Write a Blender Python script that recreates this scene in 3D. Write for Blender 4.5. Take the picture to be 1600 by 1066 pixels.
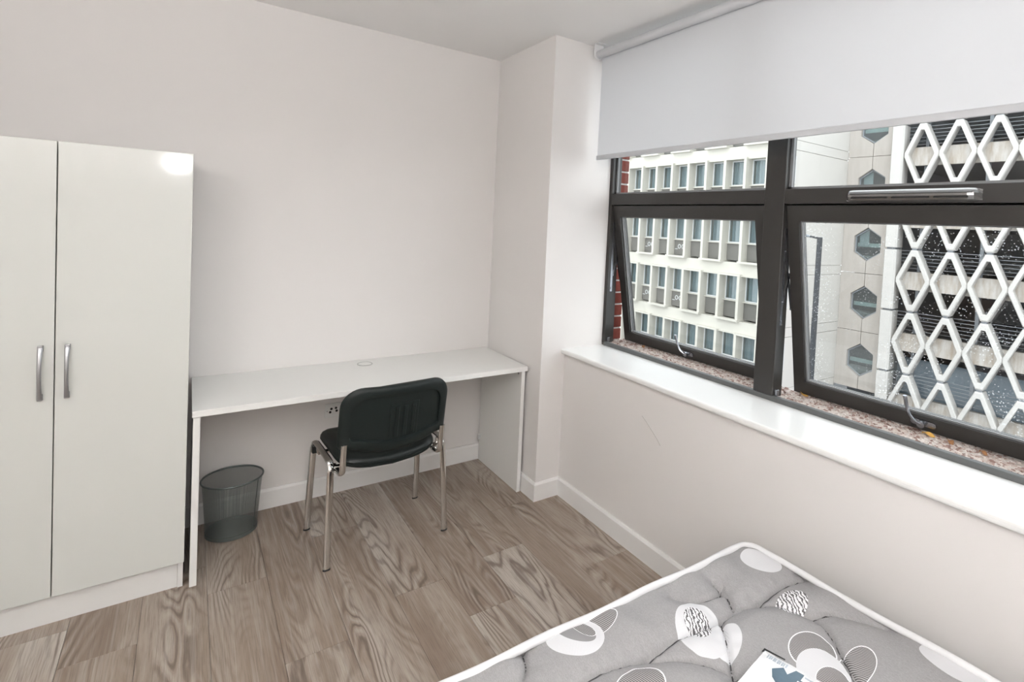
import bpy, bmesh, math, random
import numpy as np
from mathutils import Matrix, Vector, Euler
random.seed(7)
C = bpy.context.scene.collection
S = bpy.context.scene
for o in list(bpy.data.objects): bpy.data.objects.remove(o)

# ------------------------------------------------------------------ camera
cam_d = bpy.data.cameras.new('camera'); cam = bpy.data.objects.new('camera', cam_d); C.objects.link(cam)
cam.location = (-1.6407, -3.0806, 1.5707)
cam.rotation_euler = (1.536067, -0.0480964, -0.607487)
cam_d.sensor_width = 36.0; cam_d.lens = 823.498 / 1600 * 36
cam_d.shift_x = -68.19 / 1600; cam_d.shift_y = -153.8 / 1600
cam_d.clip_start = 0.02; cam_d.clip_end = 300
S.camera = cam
# ------------------------------------------------------------------ world: even overcast sky
SKY = 2.75
w = bpy.data.worlds.new('overcast_sky'); S.world = w; w.use_nodes = True
bg = w.node_tree.nodes['Background']; bg.inputs[0].default_value = (0.93, 0.965, 1.0, 1); bg.inputs[1].default_value = SKY
# ------------------------------------------------------------------ exposure
S.view_settings.view_transform = 'Standard'; S.view_settings.look = 'None'
S.view_settings.exposure = 0.26; S.view_settings.gamma = 1.0; S.view_settings.use_curve_mapping = False
FILL_DRUM = 8.0        # radiance of an added fill drum, unseen behind the camera
FILL_UPLIGHT = 610.0       # radiance of an added, unseen uplight that brightens ceiling and room
HIGHLIGHT_LAMP = 45.0      # radiance of an added, unseen light that makes the wardrobe door highlight

# ------------------------------------------------------------------ helpers
WM = {}
def wm(o): return WM.get(o.name, Matrix.Identity(4)) if o else Matrix.Identity(4)
def link(o, parent=None):
    C.objects.link(o)
    if parent:
        o.parent = parent; WM[o.name] = wm(parent) @ o.matrix_basis
    else: WM[o.name] = o.matrix_basis.copy()
    return o
def tag(o, label=None, cat=None, group=None, kind=None):
    if label: o['label'] = label
    if cat: o['category'] = cat
    if group: o['group'] = group
    if kind: o['kind'] = kind
    return o
def empty(name, loc=(0,0,0), rz=0, parent=None):
    o = bpy.data.objects.new(name, None); o.empty_display_size = .1
    o.location = loc; o.rotation_euler = (0,0,rz)
    o.matrix_basis = Matrix.Translation(loc) @ Matrix.Rotation(rz, 4, 'Z')
    return link(o, parent)
def mk(name, verts, faces, mat, parent=None, local=False, smooth=False, loc=None):
    """mesh object; verts are world coordinates unless local"""
    me = bpy.data.meshes.new(name)
    if parent and not local:
        inv = wm(parent).inverted(); verts = [inv @ Vector(v) for v in verts]
    me.from_pydata([tuple(v) for v in verts], [], [tuple(f) for f in faces]); me.validate()
    bm = bmesh.new(); bm.from_mesh(me); bmesh.ops.recalc_face_normals(bm, faces=bm.faces); bm.to_mesh(me); bm.free()
    if smooth:
        for p in me.polygons: p.use_smooth = True
        me.set_sharp_from_angle(angle=math.radians(38))
    if mat: me.materials.append(mat)
    o = bpy.data.objects.new(name, me)
    if loc is not None: o.location = loc; o.matrix_basis = Matrix.Translation(loc)
    return link(o, parent)
def inst(name, src, parent, loc, rz=0):
    o = bpy.data.objects.new(name, src.data); o.matrix_basis = Matrix.Translation(loc) @ Matrix.Rotation(rz, 4, 'Z')
    return link(o, parent)
class MB:
    def __init__(s): s.v = []; s.f = []
    def add(s, v, f):
        n = len(s.v); s.v += [tuple(p) for p in v]; s.f += [tuple(i+n for i in q) for q in f]; return s
    def box(s, x0, x1, y0, y1, z0, z1, bev=0):
        if bev <= 0:
            v = [(x0,y0,z0),(x1,y0,z0),(x1,y1,z0),(x0,y1,z0),(x0,y0,z1),(x1,y0,z1),(x1,y1,z1),(x0,y1,z1)]
            return s.add(v, [(0,3,2,1),(4,5,6,7),(0,1,5,4),(1,2,6,5),(2,3,7,6),(3,0,4,7)])
        bm = bmesh.new(); bmesh.ops.create_cube(bm, size=1)
        for q in bm.verts: q.co = Vector(((x0+x1)/2+q.co.x*(x1-x0), (y0+y1)/2+q.co.y*(y1-y0), (z0+z1)/2+q.co.z*(z1-z0)))
        bmesh.ops.bevel(bm, geom=list(bm.edges), offset=bev, segments=2, profile=.5, affect='EDGES')
        bm.verts.index_update()
        s.add([tuple(q.co) for q in bm.verts], [[q.index for q in f.verts] for f in bm.faces]); bm.free(); return s
    def prism(s, poly, fn, d0, d1):
        n = len(poly)
        v = [fn(p[0], p[1], d0) for p in poly] + [fn(p[0], p[1], d1) for p in poly]
        f = [tuple(range(n))[::-1], tuple(range(n, 2*n))] + [(i, (i+1) % n, n+(i+1) % n, n+i) for i in range(n)]
        return s.add(v, f)
    def ring(s, loops, close=True, cap=False):
        n = len(loops[0]); b = len(s.v)
        for L in loops: s.v += [tuple(p) for p in L]
        m = len(loops)
        for k in range(m if close else m-1):
            for i in range(n):
                a = b+k*n; c = b+((k+1) % m)*n
                s.f.append((a+i, a+(i+1) % n, c+(i+1) % n, c+i))
        if cap and not close:
            s.f.append(tuple(b+i for i in range(n))[::-1]); s.f.append(tuple(b+(m-1)*n+i for i in range(n)))
        return s
    def tube(s, pts, r, seg=12, rx=None, up=(0,0,1), cap=True, closed=False):
        """sweep an ellipse (r along the side vector, rx along the other) along pts"""
        pts = [Vector(p) for p in pts]; rx = rx or r; loops = []; n = len(pts)
        for i, p in enumerate(pts):
            if closed: t = (pts[(i+1) % n]-pts[i-1]).normalized()
            else: t = (pts[min(i+1, n-1)]-pts[max(i-1, 0)]).normalized()
            u = Vector(up)
            if abs(t.dot(u)) > .97: u = Vector((0,1,0)) if abs(t.y) < .9 else Vector((1,0,0))
            a = t.cross(u).normalized(); c = a.cross(t).normalized()
            loops.append([p + a*(r*math.cos(q)) + c*(rx*math.sin(q)) for q in [2*math.pi*k/seg for k in range(seg)]])
        return s.ring(loops, close=closed, cap=cap)
    def build(s, name, mat, parent=None, **k): return mk(name, s.v, s.f, mat, parent, **k)
def box(name, x0, x1, y0, y1, z0, z1, mat, parent=None, bev=0, **k):
    return MB().box(x0, x1, y0, y1, z0, z1, bev).build(name, mat, parent, **k)
def lathe(prof, seg=32, sx=1, sy=1, cx=0, cy=0):
    return [[(cx+r*sx*math.cos(2*math.pi*k/seg), cy+r*sy*math.sin(2*math.pi*k/seg), z) for k in range(seg)] for r, z in prof]
def arc(cx, cy, r, a0, a1, n=8): return [(cx+r*math.cos(math.radians(a0+(a1-a0)*k/n)), cy+r*math.sin(math.radians(a0+(a1-a0)*k/n))) for k in range(n+1)]
def smooth_path(P, n=8):
    """Catmull-Rom through P"""
    P = [Vector(p) for p in P]; out = []
    Q = [P[0]*2-P[1]] + P + [P[-1]*2-P[-2]]
    for i in range(1, len(Q)-2):
        for k in range(n):
            t = k/n
            out.append(.5*((2*Q[i]) + (Q[i+1]-Q[i-1])*t + (2*Q[i-1]-5*Q[i]+4*Q[i+1]-Q[i+2])*t*t + (-Q[i-1]+3*Q[i]-3*Q[i+1]+Q[i+2])*t**3))
    out.append(P[-1]); return out

# ------------------------------------------------------------------ node helper
class NT:
    def __init__(s, name):
        s.m = bpy.data.materials.new(name); s.m.use_nodes = True; s.t = s.m.node_tree
        s.p = s.t.nodes['Principled BSDF']; s.out = s.t.nodes['Material Output']
    def n(s, typ, **k):
        q = s.t.nodes.new(typ)
        for a, b in k.items(): setattr(q, a, b)
        return q
    def l(s, a, b): s.t.links.new(a, b)
    def put(s, sock, val):
        if hasattr(val, 'is_output'): s.l(val, sock)
        else: sock.default_value = val
    def math(s, op, a, b=0.0, c=0.0, clamp=False):
        q = s.n('ShaderNodeMath', operation=op, use_clamp=clamp)
        s.put(q.inputs[0], a); s.put(q.inputs[1], b); s.put(q.inputs[2], c); return q.outputs[0]
    def vec(s, op, a, b=(0,0,0), out=0):
        q = s.n('ShaderNodeVectorMath', operation=op); s.put(q.inputs[0], a); s.put(q.inputs[1], b)
        return q.outputs['Value' if op in ('DOT_PRODUCT','LENGTH') else 'Vector']
    def noise(s, v, scale, detail=3, rough=.55, dist=0):
        q = s.n('ShaderNodeTexNoise'); s.put(q.inputs['Vector'], v); q.inputs['Scale'].default_value = scale
        q.inputs['Detail'].default_value = detail; q.inputs['Roughness'].default_value = rough; q.inputs['Distortion'].default_value = dist
        return q.outputs['Fac']
    def ramp(s, f, stops):
        q = s.n('ShaderNodeValToRGB'); s.put(q.inputs[0], f); e = q.color_ramp.elements
        while len(e) < len(stops): e.new(.5)
        for i, (p, c) in enumerate(stops): e[i].position = p; e[i].color = (*c, 1) if len(c) == 3 else c
        return q.outputs[0]
    def mix(s, f, a, b, blend='MIX'):
        q = s.n('ShaderNodeMix', data_type='RGBA', blend_type=blend); s.put(q.inputs[0], f)
        for sk, v in ((q.inputs[6], a), (q.inputs[7], b)): s.put(sk, (*v, 1) if isinstance(v, tuple) and len(v) == 3 else v)
        return q.outputs[2]
    def mapr(s, f, a, b, c, d):
        q = s.n('ShaderNodeMapRange'); s.put(q.inputs[0], f)
        for i, v in enumerate((a,b,c,d)): q.inputs[i+1].default_value = v
        return q.outputs[0]
    def obj(s): return s.n('ShaderNodeTexCoord').outputs['Object']
    def geo(s): return s.n('ShaderNodeNewGeometry').outputs['Position']
    def bump(s, h, strength=.3, dist=.002):
        q = s.n('ShaderNodeBump'); q.inputs['Strength'].default_value = strength; q.inputs['Distance'].default_value = dist
        s.l(h, q.inputs['Height']); s.l(q.outputs[0], s.p.inputs['Normal'])
    def set(s, col=None, rough=None, metal=None, spec=None, coat=None):
        if col is not None: s.put(s.p.inputs['Base Color'], (*col, 1) if isinstance(col, tuple) and len(col) == 3 else col)
        if rough is not None: s.put(s.p.inputs['Roughness'], rough)
        if metal is not None: s.p.inputs['Metallic'].default_value = metal
        if spec is not None: s.p.inputs['Specular IOR Level'].default_value = spec
        if coat is not None: s.p.inputs['Coat Weight'].default_value = coat; s.p.inputs['Coat Roughness'].default_value = .05
        return s.m
def simple(name, col, rough=.5, metal=0, spec=.5, var=.04, scale=9, bump=0, coat=None):
    t = NT(name); v = t.geo(); f = t.noise(v, scale, 4)
    a = tuple(min(1, c*(1-var)) for c in col); b = tuple(min(1, c*(1+var)) for c in col)
    t.set(t.mix(f, a, b), rough, metal, spec, coat)
    if bump: t.bump(t.noise(v, scale*25, 2), bump, .001)
    return t.m

# ------------------------------------------------------------------ materials
M = {}
M['wall'] = simple('wall_paint', (.785, .760, .745), .75, spec=.25, var=.012, scale=2, bump=.06)
M['ceiling'] = simple('ceiling_paint', (.90, .89, .88), .85, spec=.2, var=.01, scale=2)
M['skirting'] = simple('skirting_gloss', (.86, .85, .84), .3, var=.015, scale=3)
M['sill'] = simple('sill_gloss_white', (.88, .88, .87), .22, var=.01, scale=3)
M['desk'] = simple('desk_white_laminate', (.84, .84, .82), .35, var=.012, scale=3)
M['gloss'] = simple('wardrobe_gloss_white', (.665, .675, .645), .085, var=.01, scale=2)
M['melamine'] = simple('melamine_white', (.78, .775, .76), .4, var=.01)
M['handle'] = simple('satin_metal', (.36, .36, .37), .35, metal=.85)
M['chrome'] = simple('chrome_tube', (.66, .65, .63), .12, metal=1, var=.05, scale=30)
M['rubber'] = simple('black_rubber', (.02, .02, .02), .7)
M['vinyl'] = simple('black_vinyl', (.009, .013, .0125), .36, spec=.4, var=.1, scale=40, bump=.12)
M['plastic'] = simple('black_plastic', (.009, .014, .0135), .46, spec=.35, var=.1, scale=60, bump=.15)
M['frame'] = simple('dark_window_aluminium', (.030, .028, .026), .34, var=.12, scale=14)
M['gasket'] = simple('grey_glazing_bead', (.20, .205, .21), .4, var=.05)
M['trim'] = simple('grey_trim', (.10, .105, .105), .42)
M['steel'] = simple('stay_steel', (.30, .31, .335), .26, metal=.95)
M['ventm'] = simple('vent_metal', (.30, .295, .29), .2, metal=.8)
M['white_plastic'] = simple('white_plastic', (.80, .80, .80), .35)
M['socket'] = simple('socket_white', (.78, .78, .77), .3)
M['black'] = simple('black_hole', (.006, .006, .006), .6)
M['binm'] = None
M['piping'] = simple('white_piping_tape', (.76, .76, .77), .8, var=.03, scale=60, bump=.2)
M['divan'] = simple('divan_fabric', (.14, .14, .15), .9, var=.15, scale=80)
M['concrete'] = simple('office_white_concrete', (.535, .515, .46), .9, spec=.15, var=.05, scale=1.3)
M['concrete2'] = simple('end_wall_render', (.57, .55, .52), .9, spec=.15, var=.03, scale=1)
M['lattice'] = simple('lattice_white_concrete', (.57, .55, .525), .9, spec=.15, var=.07, scale=2.5)
t = NT('tower_stained_concrete'); g = t.geo()
st = t.noise(t.vec('MULTIPLY', g, (1, 2.5, .5)), 1.6, 5)
M['tower'] = t.set(t.mix(st, (.40, .36, .325), (.54, .505, .47)), .9, spec=.15)
t = NT('spandrel_stained_concrete'); g = t.geo()
st = t.noise(t.vec('MULTIPLY', g, (1, 3, .6)), 2.0, 5)
M['spandrel'] = t.set(t.mix(t.mapr(st, .35, .7, 1, 0), (.42, .36, .30), (.58, .555, .525)), .9, spec=.15)
t = NT('aggregate_panel'); g = t.geo()
M['aggregate'] = t.set(t.mix(t.noise(g, 22, 4, .7), (.10, .097, .088), (.235, .228, .21)), .9, spec=.15)
M['upvc'] = simple('far_window_frame', (.62, .635, .64), .4)
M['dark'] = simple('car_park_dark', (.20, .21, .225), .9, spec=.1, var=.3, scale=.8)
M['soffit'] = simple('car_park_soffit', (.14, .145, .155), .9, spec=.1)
M['rail'] = simple('galvanised_rail', (.24, .26, .28), .5)
M['bluewall'] = simple('blue_grey_panelling', (.20, .26, .31), .6, var=.12, scale=.9)
M['asphalt'] = simple('asphalt', (.12, .12, .125), .9, var=.2, scale=3)
M['lampgrey'] = simple('lamp_post_grey', (.05, .053, .058), .75, spec=.2)
M['mortar'] = simple('pale_mortar', (.52, .50, .48), .95, spec=.1, var=.1, scale=40)
t = NT('red_brick'); g = t.obj(); r = t.n('ShaderNodeObjectInfo').outputs['Random']
f = t.noise(g, 45, 5, .65)
M['brick'] = t.set(t.mix(t.math('MULTIPLY_ADD', r, .4, t.math('MULTIPLY', f, .6)), (.11, .025, .018), (.22, .065, .05)), .9, spec=.15); t.bump(f, .5, .004)
t = NT('pebble_concrete'); g = t.geo()
M['ledge'] = t.set(t.mix(t.noise(g, 60, 4, .7), (.38, .33, .30), (.66, .61, .57)), .95, spec=.1); t.bump(t.noise(g, 120, 3), .8, .004)
t = NT('pebbles'); g = t.geo(); vo = t.n('ShaderNodeTexVoronoi'); t.l(g, vo.inputs['Vector']); vo.inputs['Scale'].default_value = 70
M['pebble'] = t.set(t.ramp(vo.outputs['Color'], [(0, (.14,.08,.065)), (.3, (.30,.20,.175)), (.5, (.50,.43,.39)), (1, (.72,.68,.65))]), .85, spec=.2)
M['leaf'] = simple('dry_leaf', (.62, .36, .09), .8, var=.3, scale=90)
M['leaf2'] = simple('brown_leaf', (.33, .16, .07), .8, var=.3, scale=90)
# curtains seen in the far windows
t = NT('far_curtain'); M['curtain'] = t.set((.40, .46, .475), .9)
# glass: clear pane (transparent + mirror by Fresnel)
def glass(name, tint=(.96,.975,.97), refl=1.0, speck=0.0, dark=None):
    t = NT(name); t.t.nodes.remove(t.p)
    tr = t.n('ShaderNodeBsdfTransparent'); tr.inputs[0].default_value = (*tint, 1)
    gl = t.n('ShaderNodeBsdfGlossy'); gl.inputs['Roughness'].default_value = .01
    ge = t.n('ShaderNodeNewGeometry'); cs = t.math('ABSOLUTE', t.vec('DOT_PRODUCT', ge.outputs['Incoming'], ge.outputs['Normal']))
    fr = t.math('MULTIPLY_ADD', t.math('POWER', t.math('SUBTRACT', 1.0, cs), 5.0), .96, .04)
    mx = t.n('ShaderNodeMixShader'); t.l(t.math('MULTIPLY', fr, refl, clamp=True), mx.inputs[0])
    t.l(tr.outputs[0], mx.inputs[1]); t.l(gl.outputs[0], mx.inputs[2]); last = mx
    if speck:
        g = t.obj(); vo = t.n('ShaderNodeTexVoronoi'); t.l(g, vo.inputs['Vector']); vo.inputs['Scale'].default_value = 95
        sz = t.math('MULTIPLY', t.noise(g, 9, 3), .50)
        big = t.math('LESS_THAN', vo.outputs['Distance'], t.math('SUBTRACT', sz, .125))
        fac = t.math('MULTIPLY', big, speck)
        df = t.n('ShaderNodeBsdfTranslucent'); df.inputs[0].default_value = (.9,.92,.94,1)
        m2 = t.n('ShaderNodeMixShader'); t.l(fac, m2.inputs[0]); t.l(mx.outputs[0], m2.inputs[1]); t.l(df.outputs[0], m2.inputs[2]); last = m2
    t.l(last.outputs[0], t.out.inputs[0]); return t.m
M['glass'] = glass('clear_glass'); M['glass_speck'] = glass('rain_spotted_glass', speck=.38)
M['farglass'] = glass('far_office_glass', (.82,.86,.87), 1.5)
M['hexglass'] = glass('hexagon_glass', (.48,.64,.66), 2.4)
# roller blind fabric: lets some daylight through
t = NT('blind_fabric'); t.t.nodes.remove(t.p)
d1 = t.n('ShaderNodeBsdfDiffuse'); d1.inputs[0].default_value = (.665,.672,.69,1)
d2 = t.n('ShaderNodeBsdfTranslucent'); d2.inputs[0].default_value = (.86,.87,.90,1)
mx = t.n('ShaderNodeMixShader'); mx.inputs[0].default_value = .23; t.l(d1.outputs[0], mx.inputs[1]); t.l(d2.outputs[0], mx.inputs[2]); t.l(mx.outputs[0], t.out.inputs[0])
M['blind'] = t.m
# bin mesh: fine wire grid
t = NT('wire_mesh'); t.t.nodes.remove(t.p)
uv = t.n('ShaderNodeUVMap').outputs[0]; sp = t.n('ShaderNodeSeparateXYZ'); t.l(uv, sp.inputs[0])
a = t.math('LESS_THAN', t.math('FRACT', t.math('MULTIPLY', t.math('ADD', sp.outputs[0], sp.outputs[1]), 1.0)), .31)
b = t.math('LESS_THAN', t.math('FRACT', t.math('SUBTRACT', sp.outputs[0], sp.outputs[1])), .31)
pr = t.n('ShaderNodeBsdfPrincipled'); pr.inputs['Base Color'].default_value = (.20,.225,.22,1); pr.inputs['Metallic'].default_value = .5; pr.inputs['Roughness'].default_value = .4
tr = t.n('ShaderNodeBsdfTransparent'); mx = t.n('ShaderNodeMixShader'); t.l(t.math('MAXIMUM', a, b), mx.inputs[0]); t.l(tr.outputs[0], mx.inputs[1]); t.l(pr.outputs[0], mx.inputs[2]); t.l(mx.outputs[0], t.out.inputs[0])
M['wire'] = t.m
M['binmetal'] = simple('bin_painted_metal', (.13,.15,.148), .38, metal=.5)
def emit(name, col, s):
    t = NT(name); t.t.nodes.remove(t.p); e = t.n('ShaderNodeEmission'); e.inputs[0].default_value = (*col, 1); e.inputs[1].default_value = s
    t.l(e.outputs[0], t.out.inputs[0]); return t.m
# oak-look vinyl planks: contour lines of a stretched noise field give cathedral grain
t = NT('oak_vinyl_plank'); g = t.obj(); rnd = t.n('ShaderNodeObjectInfo').outputs['Random']
off = t.n('ShaderNodeCombineXYZ'); t.l(t.math('MULTIPLY', rnd, 37.0), off.inputs[0]); t.l(t.math('MULTIPLY', rnd, 91.0), off.inputs[1]); t.l(t.math('MULTIPLY', rnd, 53.0), off.inputs[2])
q = t.vec('ADD', g, off.outputs[0])
field = t.noise(t.vec('MULTIPLY', q, (5.0, .80, 1)), 1.0, 1.8, .42, .30)
wob = t.noise(t.vec('MULTIPLY', q, (55, 12, 1)), 1.0, 2, .5)
ln = t.math('SINE', t.math('ADD', t.math('MULTIPLY', field, 165.0), t.math('MULTIPLY', wob, 2.4)))
fib = t.noise(t.vec('MULTIPLY', q, (300, 9, 1)), 1.0, 3, .65)
fib2 = t.noise(t.vec('MULTIPLY', q, (70, 1.6, 1)), 1.0, 3, .6)
blot = t.noise(t.vec('MULTIPLY', q, (6, .8, 1)), 1.0, 3, .55)
amp = t.mapr(t.noise(t.vec('MULTIPLY', q, (6, .9, 1)), 1.3, 2), .42, .62, .05, 1.0)
base = t.ramp(t.math('ADD', t.math('MULTIPLY', blot, .85), t.math('MULTIPLY', t.math('SUBTRACT', rnd, .5), .14)), [(.26, (.235,.175,.135)), (.40, (.33,.265,.215)), (.52, (.405,.345,.295)), (.66, (.54,.495,.45))])
gl = t.mix(t.math('MULTIPLY', t.mapr(ln, .35, 1, 0, 1), t.math('MULTIPLY', amp, .75)), base, (.12, .088, .068))
gl = t.mix(t.math('MULTIPLY', t.mapr(ln, -.1, -1, 0, 1), t.math('MULTIPLY', amp, .32)), gl, (.60, .55, .50))
gl = t.mix(t.mapr(fib, .46, .70, 0, .58), gl, (.16, .12, .095))
gl = t.mix(t.mapr(fib2, .52, .80, 0, .5), gl, (.54, .495, .45))
kn = t.mapr(field, .74, .80, 0, .7)
gl = t.mix(kn, gl, (.13, .105, .09))
M['plank'] = t.set(gl, t.mapr(fib, .3, .7, .36, .5), spec=.45); t.bump(t.math('ADD', fib, t.math('MULTIPLY', ln, .15)), .12, .0012)

# ================================================================== THE ROOM
H = 2.613; P = .6413; WX = .1612; FX = .4405; YF = -4.7; XL = -2.95; YE = -2.90
def struct(o): return tag(o, kind='structure')
struct(box('wall_back', XL-.12, .44, 0, .14, -.1, H+.1, M['wall'])); 
struct(box('wall_left', XL-.12, XL, YF-.12, 0, -.1, H+.1, M['wall']))
struct(box('wall_front', XL, .50, YF-.12, YF, -.1, H+.1, M['wall']))
struct(box('wall_pillar', 0, .44, -P, 0, 0, H, M['wall'], bev=.002))
wr = MB(); wr.box(WX, .50, YE, -P, 0, .826); wr.box(WX, .50, YF, YE, 0, H); wr.box(.44, .60, YE, -P, 2.575, H)
wr = struct(wr.build('wall_right', M['wall']))
scuff = [(WX-.0006, y, z) for y, z in ((-1.291,.673),(-1.32,.655),(-1.36,.625),(-1.39,.602),(-1.419,.575))]
MB().tube(smooth_path(scuff, 5), .0011, 6).build('scuff_mark', simple('scuff', (.42,.39,.37), .8), wr)
struct(box('ceiling', XL-.12, .60, YF-.12, .14, H, H+.14, M['ceiling']))
# skirting boards
def skirt(name, pts):
    """profile swept along a mitred polyline (points are the wall line, room on the left)"""
    prof = [(0,0),(.015,0),(.015,.092),(.008,.1028),(0,.1028)]
    loops = []
    n = len(pts)
    for i, p in enumerate(pts):
        p = Vector(p)
        d1 = (Vector(pts[i])-Vector(pts[i-1])).normalized() if i > 0 else None
        d2 = (Vector(pts[i+1])-Vector(pts[i])).normalized() if i < n-1 else None
        nn = [Vector((-d.y, d.x)) for d in (d1, d2) if d is not None]
        if len(nn) == 2: m = (nn[0]+nn[1]); m = m/(1+nn[0].dot(nn[1]))
        else: m = nn[0]
        loops.append([(p.x+m.x*a, p.y+m.y*a, z) for a, z in prof])
    return struct(MB().ring(loops, close=False, cap=True).build(name, M['skirting']))
skirt('baseboard_right', [(WX, YF), (WX, -P), (0, -P), (0, 0)])
skirt('baseboard_back', [(0, 0), (XL, 0)])
skirt('baseboard_left', [(XL, 0), (XL, YF)])
# floor: slab with planks as pieces
fl = struct(box('floor', XL-.12, .50, YF-.12, .1, -.12, -.006, M['dark']))
PW = .2135; GAP = .0009
joints = {-1.655: -.395, -1.442: -.60, -1.2285: -1.128, -1.015: -1.62, -.8015: -.995, -.588: -1.254, -.3748: -.95, -.1613: -.62, .0522: -1.255}
x = -.695; seams = []
while x > XL: x -= PW
k = 0; pl_mesh = {}
xs = x
def plank_mesh(wd, ln):
    key = (round(wd, 4), round(ln, 4))
    if key not in pl_mesh:
        o = MB(); h = .006; b = .0007; a, c = wd/2, ln/2
        v = [(-a,-c,-h),(a,-c,-h),(a,c,-h),(-a,c,-h),(-a,-c,-b),(a,-c,-b),(a,c,-b),(-a,c,-b),(-a+b,-c+b,0),(a-b,-c+b,0),(a-b,c-b,0),(-a+b,c-b,0)]
        f = [(0,3,2,1)] + [(i,(i+1)%4,4+(i+1)%4,4+i) for i in range(4)] + [(4+i,4+(i+1)%4,8+(i+1)%4,8+i) for i in range(4)] + [(8,9,10,11)]
        me = bpy.data.meshes.new('plank'); me.from_pydata(v, [], f); me.materials.append(M['plank']); pl_mesh[key] = me
    return pl_mesh[key]
while xs < WX - .002:
    x0 = max(xs, XL); x1 = min(xs+PW, WX); mid = xs+PW/2
    yj = None
    for kk, vv in joints.items():
        if abs(kk-mid) < .03: yj = vv
    if yj is None: yj = random.uniform(-1.2, 0)
    ytop = -P if x0 > -.001 else 0.0
    y = yj
    while y < 0: y += 1.22
    while y > YF:
        a, b2 = max(y-1.22, YF), min(y, 0)
        if b2 - a > .01 and x1 - x0 > .01:
            o = bpy.data.objects.new('plank', plank_mesh(x1-x0-GAP, b2-a-GAP)); o.location = ((x0+x1)/2, (a+b2)/2, 0)
            o.matrix_basis = Matrix.Translation(o.location); link(o, fl)
        y -= 1.22
    xs += PW

# window sill board
t_ = MB(); pr = [(FX,.826),(FX,.854)] + [(.1376+.010-.010*math.sin(math.radians(a)), .844+.010*math.cos(math.radians(a))) for a in (0,30,60,90)] + [(.1376+.010-.010*math.cos(math.radians(a)), .836-.010*math.sin(math.radians(a))) for a in (0,30,60,90)]
t_.prism(pr, lambda a, b, d: (a, d, b), YE, -P)
struct(t_.build('trim_1', M['sill']))

# ------------------------------------------------------------------ window
win = tag(empty('window_1', (FX, -P, .85)), kind='structure')
D2 = .51                       # outer face of the frame
MU0, MU1 = -1.690, -1.785      # mullion
YR = YE + .02
def fb(name, y0, y1, z0, z1, x0=FX, x1=D2, mat=None, bev=.0025): return box(name, x0, x1, min(y0,y1), max(y0,y1), z0, z1, mat or M['frame'], win, bev)
fb('jamb', -.615, -.664, .866, 2.575); fb('jamb', YR, YR-.05, .855, 2.575)
fb('head', YR, -.664, 2.52, 2.575)
fb('bottom_rail', YR, -.664, .850, .876, x0=FX-.004, x1=.461, mat=M['trim'])
fb('mullion', MU0, MU1, .866, 2.52)
fb('transom', MU0, -.664, 1.704, 1.768); fb('transom', YR, MU1, 1.704, 1.768)
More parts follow.
